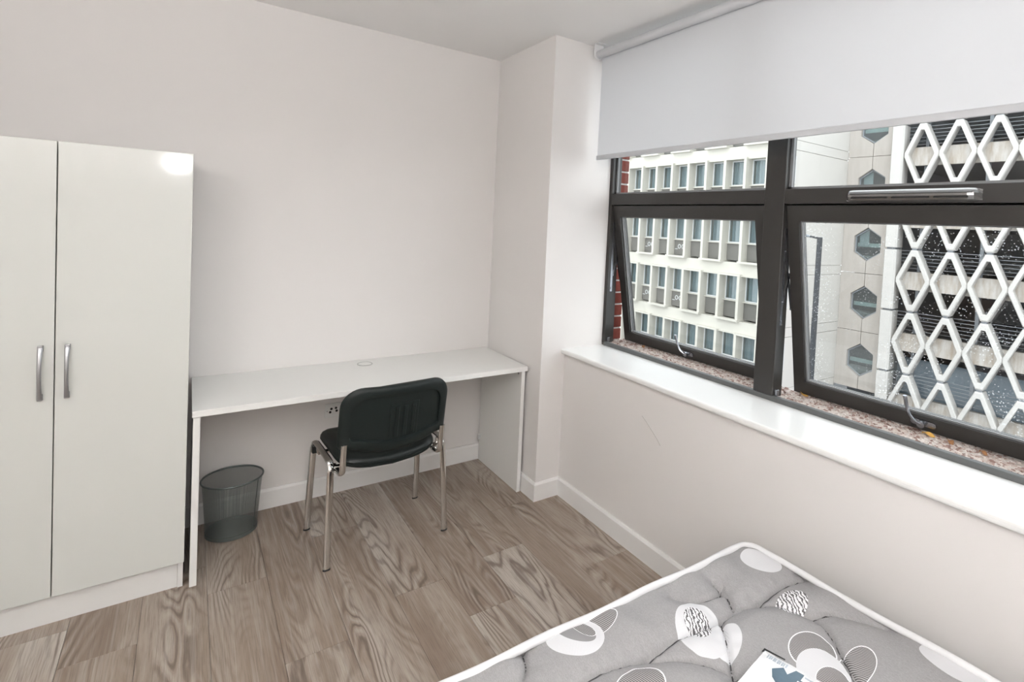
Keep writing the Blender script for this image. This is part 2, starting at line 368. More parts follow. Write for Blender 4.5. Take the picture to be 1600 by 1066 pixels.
# thin inner rebates that show as lighter lines along the fixed lights and jambs
for (ya, yb) in ((-.664, MU0), (MU1, YR)):
    b_ = MB(); xa, xb = .468, .482
    b_.box(xa, xb, ya-.012, ya, 1.768, 2.52); b_.box(xa, xb, yb, yb+.012, 1.768, 2.52); b_.box(xa, xb, yb, ya, 1.768, 1.778)
    b_.build('glazing_bead', M['gasket'], win)
    box('glass_pane', .488, .492, yb, ya, 1.768, 2.52, M['glass'], win)
TILT = math.radians(10.2)
def sash(ya, yb, yh, gm):
    """top-hung sash pushed open at the bottom: a runs down the sash, n outwards"""
    x0, z0, L = .452, 1.698, .835; st, ct = math.sin(TILT), math.cos(TILT)
    f = lambda y, a, n: (x0+a*st+n*ct, y, z0-a*ct+n*st)
    def sb(m, y0, y1, a0, a1, n0, n1):
        v = [f(y, a, n) for n in (n0, n1) for a in (a0, a1) for y in (y0, y1)]
        m.add(v, [(0,1,3,2),(4,6,7,5),(0,2,6,4),(1,5,7,3),(0,4,5,1),(2,3,7,6)]); return m
    ya -= .006; yb += .006
    W_ = .052; T_ = .066; B_ = .056
    m = MB(); sb(m, ya, yb, 0, T_, 0, .05); sb(m, ya, yb, L-B_, L, 0, .05); sb(m, ya, ya-W_, T_, L-B_, 0, .05); sb(m, yb+W_, yb, T_, L-B_, 0, .05)
    s = m.build('sash', M['frame'], win)
    m = MB(); e = .007
    for n0, n1 in ((.012, .020), (.0245, .029)):
        sb(m, ya-W_, yb+W_, T_, T_+e, n0, n1); sb(m, ya-W_, yb+W_, L-B_-e, L-B_, n0, n1); sb(m, ya-W_, ya-W_-e, T_+e, L-B_-e, n0, n1); sb(m, yb+W_+e, yb+W_, T_+e, L-B_-e, n0, n1)
    m.build('glazing_bead', M['gasket'], s)
    m = MB(); sb(m, ya-W_, yb+W_, T_, L-B_, .032, .036); m.build('glass_pane', gm, s)
    # cockspur handle on the bottom rail
    a0 = L-.030
    m = MB()
    plate = [(yh+.016+.011*math.cos(q), a0+.011*math.sin(q)) for q in [math.pi*(-.5)+math.pi*k/8 for k in range(9)]] + [(yh-.045+.011*math.cos(q), a0+.011*math.sin(q)) for q in [math.pi*.5+math.pi*k/8 for k in range(9)]]
    m.prism(plate, lambda y, a, n: f(y, a, n), -.007, 0)
    h = m.build('handle', M['steel'], s)
    path = [f(yh-.012, a0, -.006), f(yh-.010, a0, -.018), f(yh+.002, a0-.010, -.026), f(yh+.016, a0-.026, -.030), f(yh+.026, a0-.050, -.031), f(yh+.030, a0-.080, -.034), f(yh+.032, a0-.105, -.038)]
    m = MB().tube(smooth_path(path, 5), .0075, 10, rx=.0055)
    m.tube([f(yh-.012, a0, 0), f(yh-.012, a0, -.024)], .013, 14)
    m.tube([f(yh-.045, a0, -.006), f(yh-.045, a0, -.009)], .005, 10)
    hl = m.build('handle_lever', M['steel'], s, smooth=True)
    # friction stays at both sides
    for ys, sg in ((ya+.006, 1), (yb-.006, -1)):
        m = MB(); A = Vector((.475, ys, 1.50)); Bp = Vector(f(ys, .46, .01)); q = Vector((0, .003*sg, 0))
        def strip(Pa, Pb, wd, th):
            d = (Pb-Pa).normalized(); sd = d.cross(Vector((0,1,0))).normalized()*wd; u = Vector((0, th, 0))
            v = [Pa-sd-u, Pa+sd-u, Pb+sd-u, Pb-sd-u, Pa-sd+u, Pa+sd+u, Pb+sd+u, Pb-sd+u]
            m.add(v, [(0,3,2,1),(4,5,6,7),(0,1,5,4),(1,2,6,5),(2,3,7,6),(3,0,4,7)])
        strip(A, Bp, .007, .0012); strip(Vector((.470, ys, 1.60)), Vector((.470, ys, 1.18)), .008, .001); strip(Vector((.478, ys, 1.28)), Vector(f(ys, .30, .012)), .006, .0012)
        for pt in (A, Bp, Vector((.478, ys, 1.28)), Vector((.470, ys, 1.20))): m.tube([pt-Vector((0,.004,0)), pt+Vector((0,.004,0))], .005, 10)
        m.build('window_stay', M['steel'], s)
    return s
sash(-.664, MU0, -1.165, M['glass']); sash(MU1, YR, -2.285, M['glass_speck'])
# keeper blocks at the foot of the jambs
for y in (-.672, -1.793):
    m = MB(); m.box(.452, .470, y-.006, y+.006, .877, .902, .002); m.build('keeper', M['steel'], win)
# trickle vent on the right-hand transom
y0, y1 = -2.045, -2.470
m = MB(); sec = [(FX,1.7535),(FX-.014,1.7535),(FX-.026,1.747),(FX-.032,1.737),(FX-.032,1.728),(FX-.024,1.715),(FX-.010,1.709),(FX,1.709)]
N = 26; loops = []
for k in range(N+1):
    q = k/N; y = y0+(y1-y0)*q; e = min(q, 1-q)*abs(y1-y0); s_ = 1 if e > .035 else math.sqrt(max(0, 1-((.035-e)/.035)**2))*.9+.1
    if e > .035: s_ = 1
    loops.append([(FX+(a-FX)*s_, y, 1.731+(b-1.731)*(.75+.25*s_)) for a, b in sec])
v_ = m.ring(loops, close=False, cap=True).build('trickle_vent', M['ventm'], win)
m = MB()
for (a, b) in ((-2.075,-2.20),(-2.215,-2.33),(-2.345,-2.44)): m.box(FX-.034, FX-.027, b, a, 1.7205, 1.7255)
m.build('vent_slot', M['black'], v_)
box('vent_strip', FX-.0335, FX-.028, -2.45, -2.07, 1.7365, 1.739, M['black'], v_)

# ------------------------------------------------------------------ roller blind
rb = tag(empty('roller_blind', (.27, -.69, 2.545)), 'pale grey fabric roller blind pulled partly down over the window', 'blind')
BR = .023; BY0, BY1 = -.694, YE+.06; BXC = .266; BZC = 2.551; BXF = BXC+BR-.002
MB().tube([(BXC, BY0, BZC), (BXC, BY1, BZC)], BR, 32).build('tube', M['blind'], rb, smooth=False)
m = MB(); ny, nz = 60, 14; vs = []
for j in range(nz+1):
    for i in range(ny+1):
        y = BY0-.004+(BY1-BY0)*i/ny; z = BZC+(1.965-BZC)*j/nz
        vs.append((BXF+.0035*math.sin(y*9+1)*(j/nz)**3*math.cos(y*3.1), y, z))
fc = [(j*(ny+1)+i, j*(ny+1)+i+1, (j+1)*(ny+1)+i+1, (j+1)*(ny+1)+i) for j in range(nz) for i in range(ny)]
sh = mk('blind_sheet', vs, fc, M['blind'], rb, smooth=True)
MB().box(BXF-.005, BXF+.005, BY1, BY0+.004, 1.952, 1.978, .003).build('bottom_bar', M['blind'], rb)
for ys, sg in ((BY0+.006, 1), (BY1-.006, -1)):
    m = MB(); poly = [(BXC-.030, H-.002), (BXC+.034, H-.002), (BXC+.034, BZC)] + arc(BXC, BZC, .030, -10, -180, 10) + [(BXC-.031, BZC+.01)]
    m.prism(poly, lambda a, b, d: (a, d, b), ys, ys+.006*sg)
    m.box(BXC-.030, BXC+.034, min(ys, ys-.03*sg), max(ys, ys-.03*sg), H-.006, H-.001)
    m.build('bracket', M['white_plastic'], rb)
    MB().tube([(BXC, ys, BZC), (BXC, ys-.010*sg, BZC)], .0225, 20).build('end_cap', M['white_plastic'], rb)

# ------------------------------------------------------------------ brick reveal and pebble ledge outside
bw = struct(box('wall_outside', .44, .606, -.612, .14, .30, 2.9, M['mortar']))
bsrc = None
for k in range(24):
    z = .870+k*.075
    for q in range(2):
        ln = .215 if (k+q) % 2 == 0 else .1025
        if q == 0: yc = -.617+ln/2; prev = ln
        else: yc = -.617+prev+.010+ln/2
        key = (1.0, ln)
        if key not in pl_mesh:
            o = MB().box(-.0515, .0515, -ln/2, ln/2, -.0325, .0325, .003).build('brick', M['brick'], bw, local=True); pl_mesh[key] = o.data
        else:
            o = bpy.data.objects.new('brick', pl_mesh[key]); link(o, bw)
        o.location = (.560, yc, z+.0325)
lt = struct(box('trim_2', .462, .640, YE, -.612, .70, .8665, M['ledge'], bev=.004))
rg = np.random.RandomState(3); m = MB()
for k in range(4200):
    x = .465+rg.rand()*.172; y = -.618-rg.rand()*2.26; r = .0025+.0055*rg.rand()**2; h = r*(.35+.5*rg.rand()); a0 = rg.rand()*6.28
    vs = [(x+r*(.8+.5*rg.rand())*math.cos(a0+q*1.2566), y+r*1.3*math.sin(a0+q*1.2566), .8655) for q in range(5)]
    tp = [(x+(v[0]-x)*.6, y+(v[1]-y)*.6, .8665+h) for v in vs]
    m.add(vs+tp, [(i,(i+1)%5,5+(i+1)%5,5+i) for i in range(5)]+[(5,6,7,8,9)])
o = m.build('pebble_dash', M['pebble'], lt); o['kind'] = 'stuff'
def leaf(x, y, s, rz, mat, label):
    n = 9; top = []
    pts = [(s*(k/(n-1)-.5), s*.28*math.sin(math.pi*k/(n-1))**.8) for k in range(n)]
    v = [(p[0], p[1], .004+.006*math.sin(p[0]/s*5)) for p in pts] + [(p[0], -p[1], .006*math.cos(p[0]/s*4)+.004) for p in pts] + [(p[0], 0, .001+.004*math.sin(p[0]/s*5)) for p in pts]
    f = [(i, i+1, 2*n+i+1, 2*n+i) for i in range(n-1)] + [(n+i, 2*n+i, 2*n+i+1, n+i+1) for i in range(n-1)]
    o = mk('fallen_leaf', v, f, mat, None, loc=(x, y, .872)); o.matrix_basis = Matrix.Translation((x, y, .872)) @ Matrix.Rotation(rz, 4, 'Z')
    md = o.modifiers.new('thickness', 'SOLIDIFY'); md.thickness = .001
    tag(o, label, 'leaf', 'dry leaves on the outer ledge')
leaf(.600, -1.838, .045, 1.3, M['leaf'], 'yellow dry leaf on the outer ledge beside the dark mullion')
leaf(.572, -2.325, .040, 1.8, M['leaf'], 'orange dry leaf on the outer ledge under the right window handle')
leaf(.565, -2.395, .030, .9, M['leaf2'], 'brown dry leaf on the ledge just right of the orange one')
leaf(.557, -2.49, .024, 1.5, M['leaf2'], 'small brown leaf on the outer ledge nearest the right edge')
leaf(.575, -.86, .030, 1.2, M['leaf2'], 'brown leaf scrap on the outer ledge beside the brick reveal')

# ================================================================== FURNITURE
# desk
XD0, XD1, DD, DH, DT = -1.614, -.012, .5263, .74, .0265
dk = tag(empty('desk', ((XD0+XD1)/2, -DD/2, 0)), 'long white laminate desk along the back wall beside the wardrobe', 'desk')
box('desk_top', XD0, XD1, -DD, -.001, DH-DT, DH, M['desk'], dk, .0015)
box('side_panel', XD0+.004, XD0+.029, -DD+.012, -.018, 0, DH-DT, M['desk'], dk, .001)
box('side_panel', XD1-.032, XD1-.009, -DD+.012, -.018, 0, DH-DT, M['desk'], dk, .001)
gm = MB(); gm.ring([[(-.818+r*math.cos(2*math.pi*k/40), -.098+r*math.sin(2*math.pi*k/40), z) for k in range(40)] for r, z in ((.041,DH-.001),(.041,DH+.0022),(.0395,DH+.003),(.0365,DH+.003),(.0355,DH+.001),(.0355,DH-.001))], close=False)
gr = gm.build('cable_grommet', simple('grommet_grey', (.50,.50,.485), .4), dk)
gm = MB(); gm.ring([[(-.818+r*math.cos(2*math.pi*k/40), -.098+r*math.sin(2*math.pi*k/40), z) for k in range(40)] for r, z in ((.0345,DH-.001),(.0345,DH+.0016),(.034,DH+.002),(.004,DH+.002))], close=False, cap=True)
gm.build('grommet_cap', M['desk'], gr)
MB().tube([(XD1-.032, -DD+.045, DH-DT-.02), (XD1-.036, -DD+.045, DH-DT-.02)], .006, 12).build('fixing_cap', M['handle'], dk)
box('corner_bracket', XD1-.044, XD1-.032, -.040, -.020, .14, .17, M['white_plastic'], dk, .001)

# wardrobe
WR, WS, WL, WH, WB, WY = -1.629, -2.029, -2.429, 1.7825, .1116, -.509
wd = tag(empty('wardrobe', ((WR+WL)/2, -.25, 0)), 'tall white gloss two-door wardrobe standing left of the desk', 'wardrobe')
box('side_panel', WR-.021, WR-.003, -.490, -.005, 0, WH-.002, M['melamine'], wd, .001)
box('side_panel', WL+.003, WL+.021, -.490, -.005, 0, WH-.002, M['melamine'], wd, .001)
box('top_panel', WL+.021, WR-.021, -.490, -.005, WH-.022, WH-.004, M['melamine'], wd, .001)
box('floor_panel', WL+.021, WR-.021, -.489, -.005, WB, WB+.018, M['melamine'], wd)
box('back_panel', WL+.021, WR-.021, -.014, -.006, WB+.018, WH-.022, M['melamine'], wd)
box('plinth', WL+.021, WR-.0215, -.484, -.466, 0, WB, M['melamine'], wd, .001)
def bow(x, z0, z1, parent, bulge):
    m = MB(); n = 20; loops = []
    for k in range(n+1):
        q = k/n; z = z0+(z1-z0)*q; e = 1-abs(2*q-1)
        out = .008+.020*math.sin(math.pi*q)**.7; wdt = .0055+.0025*abs(2*q-1)**3
        y = WY-out; xx = x+bulge*math.sin(math.pi*q)
        loops.append([(xx-wdt, y-.003, z), (xx-wdt*.5, y-.006, z), (xx+wdt*.5, y-.006, z), (xx+wdt, y-.003, z), (xx+wdt, y+.003, z), (xx-wdt, y+.003, z)])
    m.ring(loops, close=False, cap=True)
    for z in (z0+.010, z1-.010): m.box(x-.007, x+.007, WY-.016, WY+.0, z-.011, z+.011, .0015)
    return m.build('handle', M['handle'], parent)
dr = box('door', WS+.0015, WR, WY, WY+.018, WB, WH, M['gloss'], wd, .0022); bow(-1.993, .853, 1.049, dr, 0)
dl = box('door', WL, WS-.0015, WY, WY+.018, WB, WH, M['gloss'], wd, .0022); bow(-2.065, .853, 1.049, dl, 0)

# socket plate
so = tag(empty('wall_socket', (-.928, 0, .472)), 'white wall socket plate with black round ports under the desk', 'socket')
box('plate', -1.001, -.855, -.009, -.0005, .434, .512, M['socket'], so, .003)
for (dx, dz) in ((.034,.048),(.058,.050),(.028,.030),(.062,.034),(.100,.048),(.124,.050),(.094,.030),(.128,.034)):
    MB().tube([(-1.001+dx, -.0085, .434+dz), (-1.001+dx, -.0098, .434+dz)], .0068, 16).build('port', M['black'], so)
for dx in (.012, .080, .136): MB().tube([(-1.001+dx, -.0085, .434+.037), (-1.001+dx, -.0096, .434+.037)], .003, 10).build('screw', M['handle'], so)

# waste bin
bn = tag(empty('waste_bin', (-1.44, -.145, 0)), 'grey wire mesh waste paper bin on the floor under the desk', 'bin')
seg = 64; HB = .268; SY = .90
prof = [(.1085, .018), (.1135, .085), (.118, .15), (.123, .21), (.1285, HB)]
L = lathe(prof, seg, 1, SY)
m = MB(); m.ring(L, close=False); wall = m.build('mesh_wall', M['wire'], bn, local=True, smooth=True)
uvl = wall.data.uv_layers.new(name='UVMap')
for p in wall.data.polygons:
    us = []
    for li in p.loop_indices:
        co = wall.data.vertices[wall.data.loops[li].vertex_index].co
        us.append([math.atan2(co.y/SY, co.x)/(2*math.pi) % 1.0, co.z])
    if max(u[0] for u in us)-min(u[0] for u in us) > .5:
        for u in us:
            if u[0] < .5: u[0] += 1
    for li, u in zip(p.loop_indices, us): uvl.data[li].uv = (u[0]*200, u[1]/.0037)
m = MB(); m.ring(lathe([(.0, .001), (.107, .001), (.1105, .004), (.1105, .020), (.1075, .021), (.1065, .008), (.0, .008)], seg, 1, SY), close=False); m.build('base', M['binmetal'], bn, local=True, smooth=True)
m = MB(); m.tube([(.1300*math.cos(2*math.pi*k/seg), .1300*SY*math.sin(2*math.pi*k/seg), HB) for k in range(seg)], .0045, 10, closed=True); m.build('rim', M['binmetal'], bn, local=True, smooth=True)
q = math.radians(-38); m = MB(); m.tube([((r+.001)*math.cos(q), (r+.001)*SY*math.sin(q), z) for r, z in prof], .0022, 8); m.build('seam', M['binmetal'], bn, local=True)

# chair (local: x right, +y towards the desk)
ch = tag(empty('office_chair', (-.8415, -.4855, 0), math.radians(2.8)), 'black padded stacking chair with chrome legs pushed up to the desk', 'chair')
def cp(name, m, mat, parent=None, **k): return m.build(name, mat, parent or ch, local=True, **k)
RZ = .462
for sx in (-1, 1):
    XT, XB = .268*sx, .281*sx
    front = [(XB, .184, .006), (XB-.004*sx, .168, .20), (XT+.002*sx, .150, .41), (XT, .143, .437), (XT, .128, .455)]
    rear = [(XB, -.184, .006), (XB-.004*sx, -.170, .20), (XT+.002*sx, -.155, .41), (XT, -.149, .437), (XT, -.134, .455)]
    for path in (front, rear):
        lg = cp('leg', MB().tube(smooth_path(path, 5), .0152, 16, rx=.0085, up=(0,1,0)), M['chrome'], smooth=True)
        p0, p1 = Vector(path[0]), Vector(path[1]); d = (p1-p0).normalized()
        cp('foot_cap', MB().tube([p0-d*.006, p0+d*.001], .0162, 16, rx=.0095, up=(0,1,0)), M['rubber'], lg)
    top = [(XT, .135, .452), (XT, .115, RZ), (XT, 0, RZ+.002), (XT, -.118, RZ), (XT, -.137, .452)]
    sr = cp('side_rail', MB().tube(smooth_path(top, 6), .0152, 16, rx=.0085), M['chrome'], smooth=True)
    cp('rail_pad', MB().box(XT-.013, XT+.013, .120, .150, .405, .440, .003), M['rubber'], sr)
    cp('bolt', MB().tube([(XT-.004*sx, -.158, .440), (XT-.004*sx, -.168, .441)], .0065, 12), M['chrome'], sr)
    # back bracket: J from under the seat up into the backrest
    bx_ = .232*sx
    jb = [(bx_, -.06, .412), (bx_, -.13, .412), (bx_, -.172, .414), (bx_, -.193, .426), (bx_, -.201, .448), (bx_, -.208, .50), (bx_, -.216, .56)]
    cp('back_bracket', MB().tube(smooth_path(jb, 6), .0135, 14, rx=.0075, up=(0,0,1)), M['chrome'], smooth=True)
for y in (.09, -.10): cp('cross_bar', MB().tube([(-.262, y, .418), (.262, y, .418)], .010, 12), M['chrome'], smooth=True)
for sx in (-1, 1):
    for y in (.09, -.10): cp('cross_bar_mount', MB().tube([(.262*sx, y, .418), (.266*sx, y, RZ-.004)], .008, 10), M['chrome'])
# seat: dished cushion over a moulded pan
def seat_outline(s):
    pts = []
    n = 72
    for k in range(n):
        a = 2*math.pi*k/n; ca, sa = math.cos(a), math.sin(a); e = .34
        x = .238*math.copysign(abs(ca)**e, ca); y = .205*math.copysign(abs(sa)**e, sa)
        if y < 0: y -= .022*(1-(x/.238)**2)
        pts.append((x*s, y*s+.035))
    return pts
def seat_loop(s, dz):
    out = []
    for x, y in seat_outline(s):
        z = RZ+.004+dz - .028*(1-(x/.238)**2)*(1 if y < 0.15 else max(0, 1-(y-.15)/.09)) + .010*math.sin((y+.17)/.41*math.pi) - (max(0, y-.17)/.07)**2*.022
        out.append((x, y, z))
    return out
m = MB(); m.ring([seat_loop(s, d) for s, d in ((.05,.034),(.4,.033),(.75,.030),(.90,.024),(.965,.014),(1.0,-.002),(.995,-.010))], close=False, cap=True)
st = cp('seat', m, M['vinyl'], smooth=True)
m = MB(); m.ring([seat_loop(s, d) for s, d in ((1.004,-.009),(1.006,-.016),(.985,-.024),(.80,-.034),(.05,-.036))], close=False, cap=True)
cp('seat_pan', m, M['plastic'], st, smooth=True)
# backrest
BW, BH = .252, .142; BCZ = .665; BCY = -.236; lean = math.radians(9)
def back_outline():
    r1, r2 = .095, .022; pts = []
    pts += arc(BW-r1, BH-r1, r1, 0, 90, 9) + arc(-BW+r1, BH-r1, r1, 90, 180, 9) + arc(-BW+r2, -BH+r2, r2, 180, 270, 4) + arc(BW-r2, -BH+r2, r2, 270, 360, 4)
    out = []
    for i in range(len(pts)):
        a = Vector(pts[i]); b = Vector(pts[(i+1) % len(pts)]); n = max(1, int((b-a).length/.03))
        for k in range(n):
            q = a.lerp(b, k/n)
            if q.y < -BH+.05 and abs(q.x) < .2: q.y -= .034*(1-(q.x/.2)**2)
            out.append(tuple(q))
    return out
BO = back_outline()
def bpt(x, z, d):
    """x across, z up, d depth (+ towards the sitter) on the curved, leaning back"""
    y = d + .035*(x/BW)**2
    return (x, BCY + y*math.cos(lean) - z*math.sin(lean), BCZ + z*math.cos(lean) + y*math.sin(lean))
def bl(ins, d, bot=0):
    out = []
    for x, z in BO:
        sx = (BW-ins)/BW; sz = (BH-ins)/BH
        zz = z*sz
        if z < -BH*.5: zz += bot*(1-(x/BW)**2)*((-z/BH-.5)/.5)
        out.append(bpt(x*sx, zz, d))
    return out
m = MB(); m.ring([bl(0,.004), bl(.003,.016), bl(.012,.026), bl(.04,.033), bl(.08,.035), bl(.125,.036)], close=False, cap=True)
bk = cp('backrest', m, M['vinyl'], smooth=True)
m = MB(); m.ring([bl(-.002,.006), bl(-.002,-.004), bl(.004,-.012), bl(.014,-.016), bl(.038,-.017), bl(.041,-.0155), bl(.044,-.005), bl(.06,-.004), bl(.11,-.004), bl(.138,-.004)], close=False, cap=True)
sh_ = cp('back_shell', m, M['plastic'], bk, smooth=True)
def bbox(m, x0, x1, z0, z1, d0, d1, b=.003):
    o = []
    for d, e in ((d0, 0), (d1, b)):
        o.append([bpt(x0+e, z0+e, d), bpt(x1-e, z0+e, d), bpt(x1-e, z1-e, d), bpt(x0+e, z1-e, d)])
    m.ring(o, close=False, cap=True); return m
pl_ = cp('rib_plate', bbox(MB(), -.042, .098, -.115, .055, -.003, -.0070), M['plastic'], sh_)
for x in (-.018, .022, .062): cp('rib', bbox(MB(), x, x+.020, -.110, .040, -.0065, -.0115), M['plastic'], sh_)

# ------------------------------------------------------------------ bed
MZ = .50
def px_plane(u, v):      # photo pixel -> point on the mattress top (layout of the print)
    R = cam.rotation_euler.to_matrix(); d = R @ Vector(((u-800-68.19)/823.498, -(v-533+153.8)/823.498, -1)); c = Vector(cam.location)
    t = (MZ-c.z)/d.z; p = c+d*t; return (p.x, p.y)
ANG = math.radians(-1.2)
bd_o = Vector((-.030, -2.020, 0))        # far right corner of the mattress at the foot end
bu = Vector((-math.cos(ANG), -math.sin(ANG), 0)); bv = Vector((math.sin(ANG)*-1, -math.cos(ANG), 0)); bv = Vector((.045, -1, 0)).normalized()
BWD, BLN = 1.35, 1.90
def bed_pt(a, b, z): q = bd_o + bu*a + bv*b; return (q.x, q.y, z)
bb_ = tag(empty('bed_base', bed_pt(BWD/2, BLN/2, 0)), 'dark fabric bed base under the grey patterned mattress', 'bed base')
m = MB(); m.prism([(.03,.03),(BWD-.03,.03),(BWD-.03,BLN-.03),(.03,BLN-.03)], lambda a, b, d: bed_pt(a, b, d), .06, .298); m.build('base_box', M['divan'], bb_)
for a in (.12, BWD-.12):
    for b in (.12, BLN-.12):
        c_ = bed_pt(a, b, 0); m = MB(); m.ring(lathe([(.022,0),(.028,.02),(.028,.062)], 16, 1, 1, c_[0], c_[1]), close=False, cap=True); m.build('foot', M['rubber'], bb_)
mt = tag(empty('mattress', bed_pt(BWD/2, BLN/2, .30)), 'grey quilted mattress with white oval print and white piped edge', 'mattress')
# stitch lines (photo layout mapped to the mattress plane)
Zm = lambda x, y: (1000+x/4.717, 840+y/4.717)
stitch = [
 [Zm(1210,285), Zm(1165,300), Zm(1050,350), Zm(950,410), Zm(860,455), Zm(740,485), Zm(660,530), Zm(600,562), Zm(470,640), Zm(380,690), Zm(300,715), Zm(180,785), Zm(40,862), (1000,1026), (977,1035), (943,1046), (905,1068), (860,1100)],
 [Zm(860,455), Zm(1000,470), Zm(1120,510), Zm(1250,545), Zm(1340,610), Zm(1415,710), (1311,1012), (1328,1044), (1345,1075)],
 [Zm(540,290), Zm(620,360), Zm(670,430), Zm(690,475)],
 [Zm(1250,545), Zm(1415,542), (1345,965), (1385,978)],
 [Zm(40,862), Zm(300,885), Zm(560,930), Zm(690,962), Zm(760,975), (1180,1048)],
 [Zm(600,562), Zm(640,740), Zm(670,885), Zm(700,980), Zm(708,1060), (1155,1090)],
 [(818,1012), (822,1040), (812,1075)], [(1128,908), (1122,922), (1090,935), (1050,928)],
]
SP = []; OFFS = [(-.55,-.45),(-.05,-.78),(-.62,-1.12),(-.10,-1.42)]   # the print repeats down the mattress
for L_ in stitch:
    pp = [px_plane(*p) for p in L_]; sp = smooth_path([(x, y, 0) for x, y in pp], 8)
    SP.append(np.array([(p.x, p.y) for p in sp]))
for ox, oy in OFFS: SP += [SP[0]+np.array([ox, oy]), SP[1]+np.array([ox, oy])]
na, nb = 270, 230
# cells are finer near the far right corner, which the photo shows
A = np.linspace(0, 1, na+1)*BWD; B = np.concatenate([np.linspace(0, .85, 186)[:-1], np.linspace(.85, BLN, 46)])
GA, GB = np.meshgrid(A, B, indexing='xy')
RC = .045
# keep the corners round: pull the grid inside a rounded rectangle
def round_rect(a, b):
    ca = np.clip(a, RC, BWD-RC); cb = np.clip(b, RC, BLN-RC); da, db = a-ca, b-cb; r = np.hypot(da, db); mx = np.maximum(np.abs(da), np.abs(db))
    k = np.where(r > 1e-9, mx/np.maximum(r, 1e-9), 1); return ca+da*k, cb+db*k
GA2, GB2 = round_rect(GA, GB)
X = bd_o.x+bu.x*GA2+bv.x*GB2; Y = bd_o.y+bu.y*GA2+bv.y*GB2
edge = np.minimum(np.minimum(GA, BWD-GA), np.minimum(GB, BLN-GB))
def vnoise(x, y, seed):
    r = np.random.RandomState(seed); T = r.rand(64, 64); xi = np.floor(x).astype(int); yi = np.floor(y).astype(int); fx = x-xi; fy = y-yi
    fx = fx*fx*(3-2*fx); fy = fy*fy*(3-2*fy); g = lambda i, j: T[i % 64, j % 64]
    return (g(xi,yi)*(1-fx)+g(xi+1,yi)*fx)*(1-fy)+(g(xi,yi+1)*(1-fx)+g(xi+1,yi+1)*fx)*fy-.5
Zt = np.full_like(X, MZ) + .010*(1-np.exp(-edge/.05)) + .006*vnoise(X*6, Y*6, 1)*np.clip(edge/.03, 0, 1)
for s_ in SP:
    dmin = np.full_like(X, 9.0); side = np.zeros_like(X); tt = np.zeros_like(X)
    acc = 0
    for i in range(len(s_)-1):
        p0, p1 = s_[i], s_[i+1]; d = p1-p0; L2 = (d**2).sum()+1e-12
        t = np.clip(((X-p0[0])*d[0]+(Y-p0[1])*d[1])/L2, 0, 1); dx = X-p0[0]-t*d[0]; dy = Y-p0[1]-t*d[1]; dd = np.hypot(dx, dy)
        m_ = dd < dmin; dmin = np.where(m_, dd, dmin); tt = np.where(m_, acc+t*math.sqrt(L2), tt); acc += math.sqrt(L2)
    pk = .5+.5*np.sin(tt*150+3*vnoise(tt*20, tt*0+dmin*8, 5))
    Zt -= .017*np.exp(-(dmin/.0055)**1.2) + .012*np.exp(-(dmin/.04)**2) + .0022*pk*np.exp(-((dmin-.02)/.02)**2)
# long shallow puckers running in from the piped edge
Zt += .004*np.sin(GA*42+2*vnoise(GA*8, GB*8, 9))*np.exp(-(GB/.10)**2)*np.clip(edge/.02, 0, 1)
Zt += .003*np.sin(GB*46+2*vnoise(GA*8, GB*8, 11))*np.exp(-(GA/.09)**2)*np.clip(edge/.02, 0, 1)
verts = np.stack([X, Y, Zt], -1).reshape(-1, 3).tolist(); n1 = na+1
faces = [(j*n1+i, j*n1+i+1, (j+1)*n1+i+1, (j+1)*n1+i) for j in range(nb) for i in range(na)]
# sewn lines as dark tubes: shade of the creases put into their colour
tx, ty = X.ravel(), Y.ravel(); tz = Zt.ravel(); thread_shade = MB()
for s_ in SP:
    pts = []
    for p in s_:
        i_ = int(np.argmin((tx-p[0])**2+(ty-p[1])**2))
        if ((tx[i_]-p[0])**2+(ty[i_]-p[1])**2) < .0002: pts.append((p[0], p[1], float(tz[i_])+.0012))
    if len(pts) > 3: thread_shade.tube(pts, .0016, 6)
# fabric print: ellipses laid out on the mattress plane
T = NT('mattress_damask'); g = T.geo()
fine = T.noise(T.vec('MULTIPLY', g, (900, 160, 1)), 1, 2, .6); fine2 = T.noise(g, 420, 2); broad = T.noise(g, 5, 2)
col = T.mix(T.math('MULTIPLY_ADD', fine, .6, T.math('MULTIPLY', fine2, .4)), (.185, .180, .182), (.465, .455, .46))
sepx = T.n('ShaderNodeSeparateXYZ'); T.l(g, sepx.inputs[0])
stripe = T.math('GREATER_THAN', T.math('SINE', T.math('ADD', T.math('MULTIPLY', sepx.outputs[0], 1150), T.math('MULTIPLY', sepx.outputs[1], 260))), .1)
hat = T.math('GREATER_THAN', T.math('SINE', T.math('ADD', T.math('ADD', T.math('MULTIPLY', sepx.outputs[0], 540), T.math('MULTIPLY', sepx.outputs[1], -330)), T.math('MULTIPLY', T.noise(g, 55, 2), 16))), .15)
striped = T.mix(stripe, (.12, .115, .115), (.43, .42, .42))
weave = T.math('SINE', T.math('ADD', T.math('MULTIPLY', sepx.outputs[0], 1400), T.math('MULTIPLY', sepx.outputs[1], -900)))
white = T.mix(T.mapr(weave, -1, 1, 0, 1), (.64, .64, .66), (.74, .74, .76))
hatched = T.mix(hat, (.80, .80, .82), (.13, .125, .13))
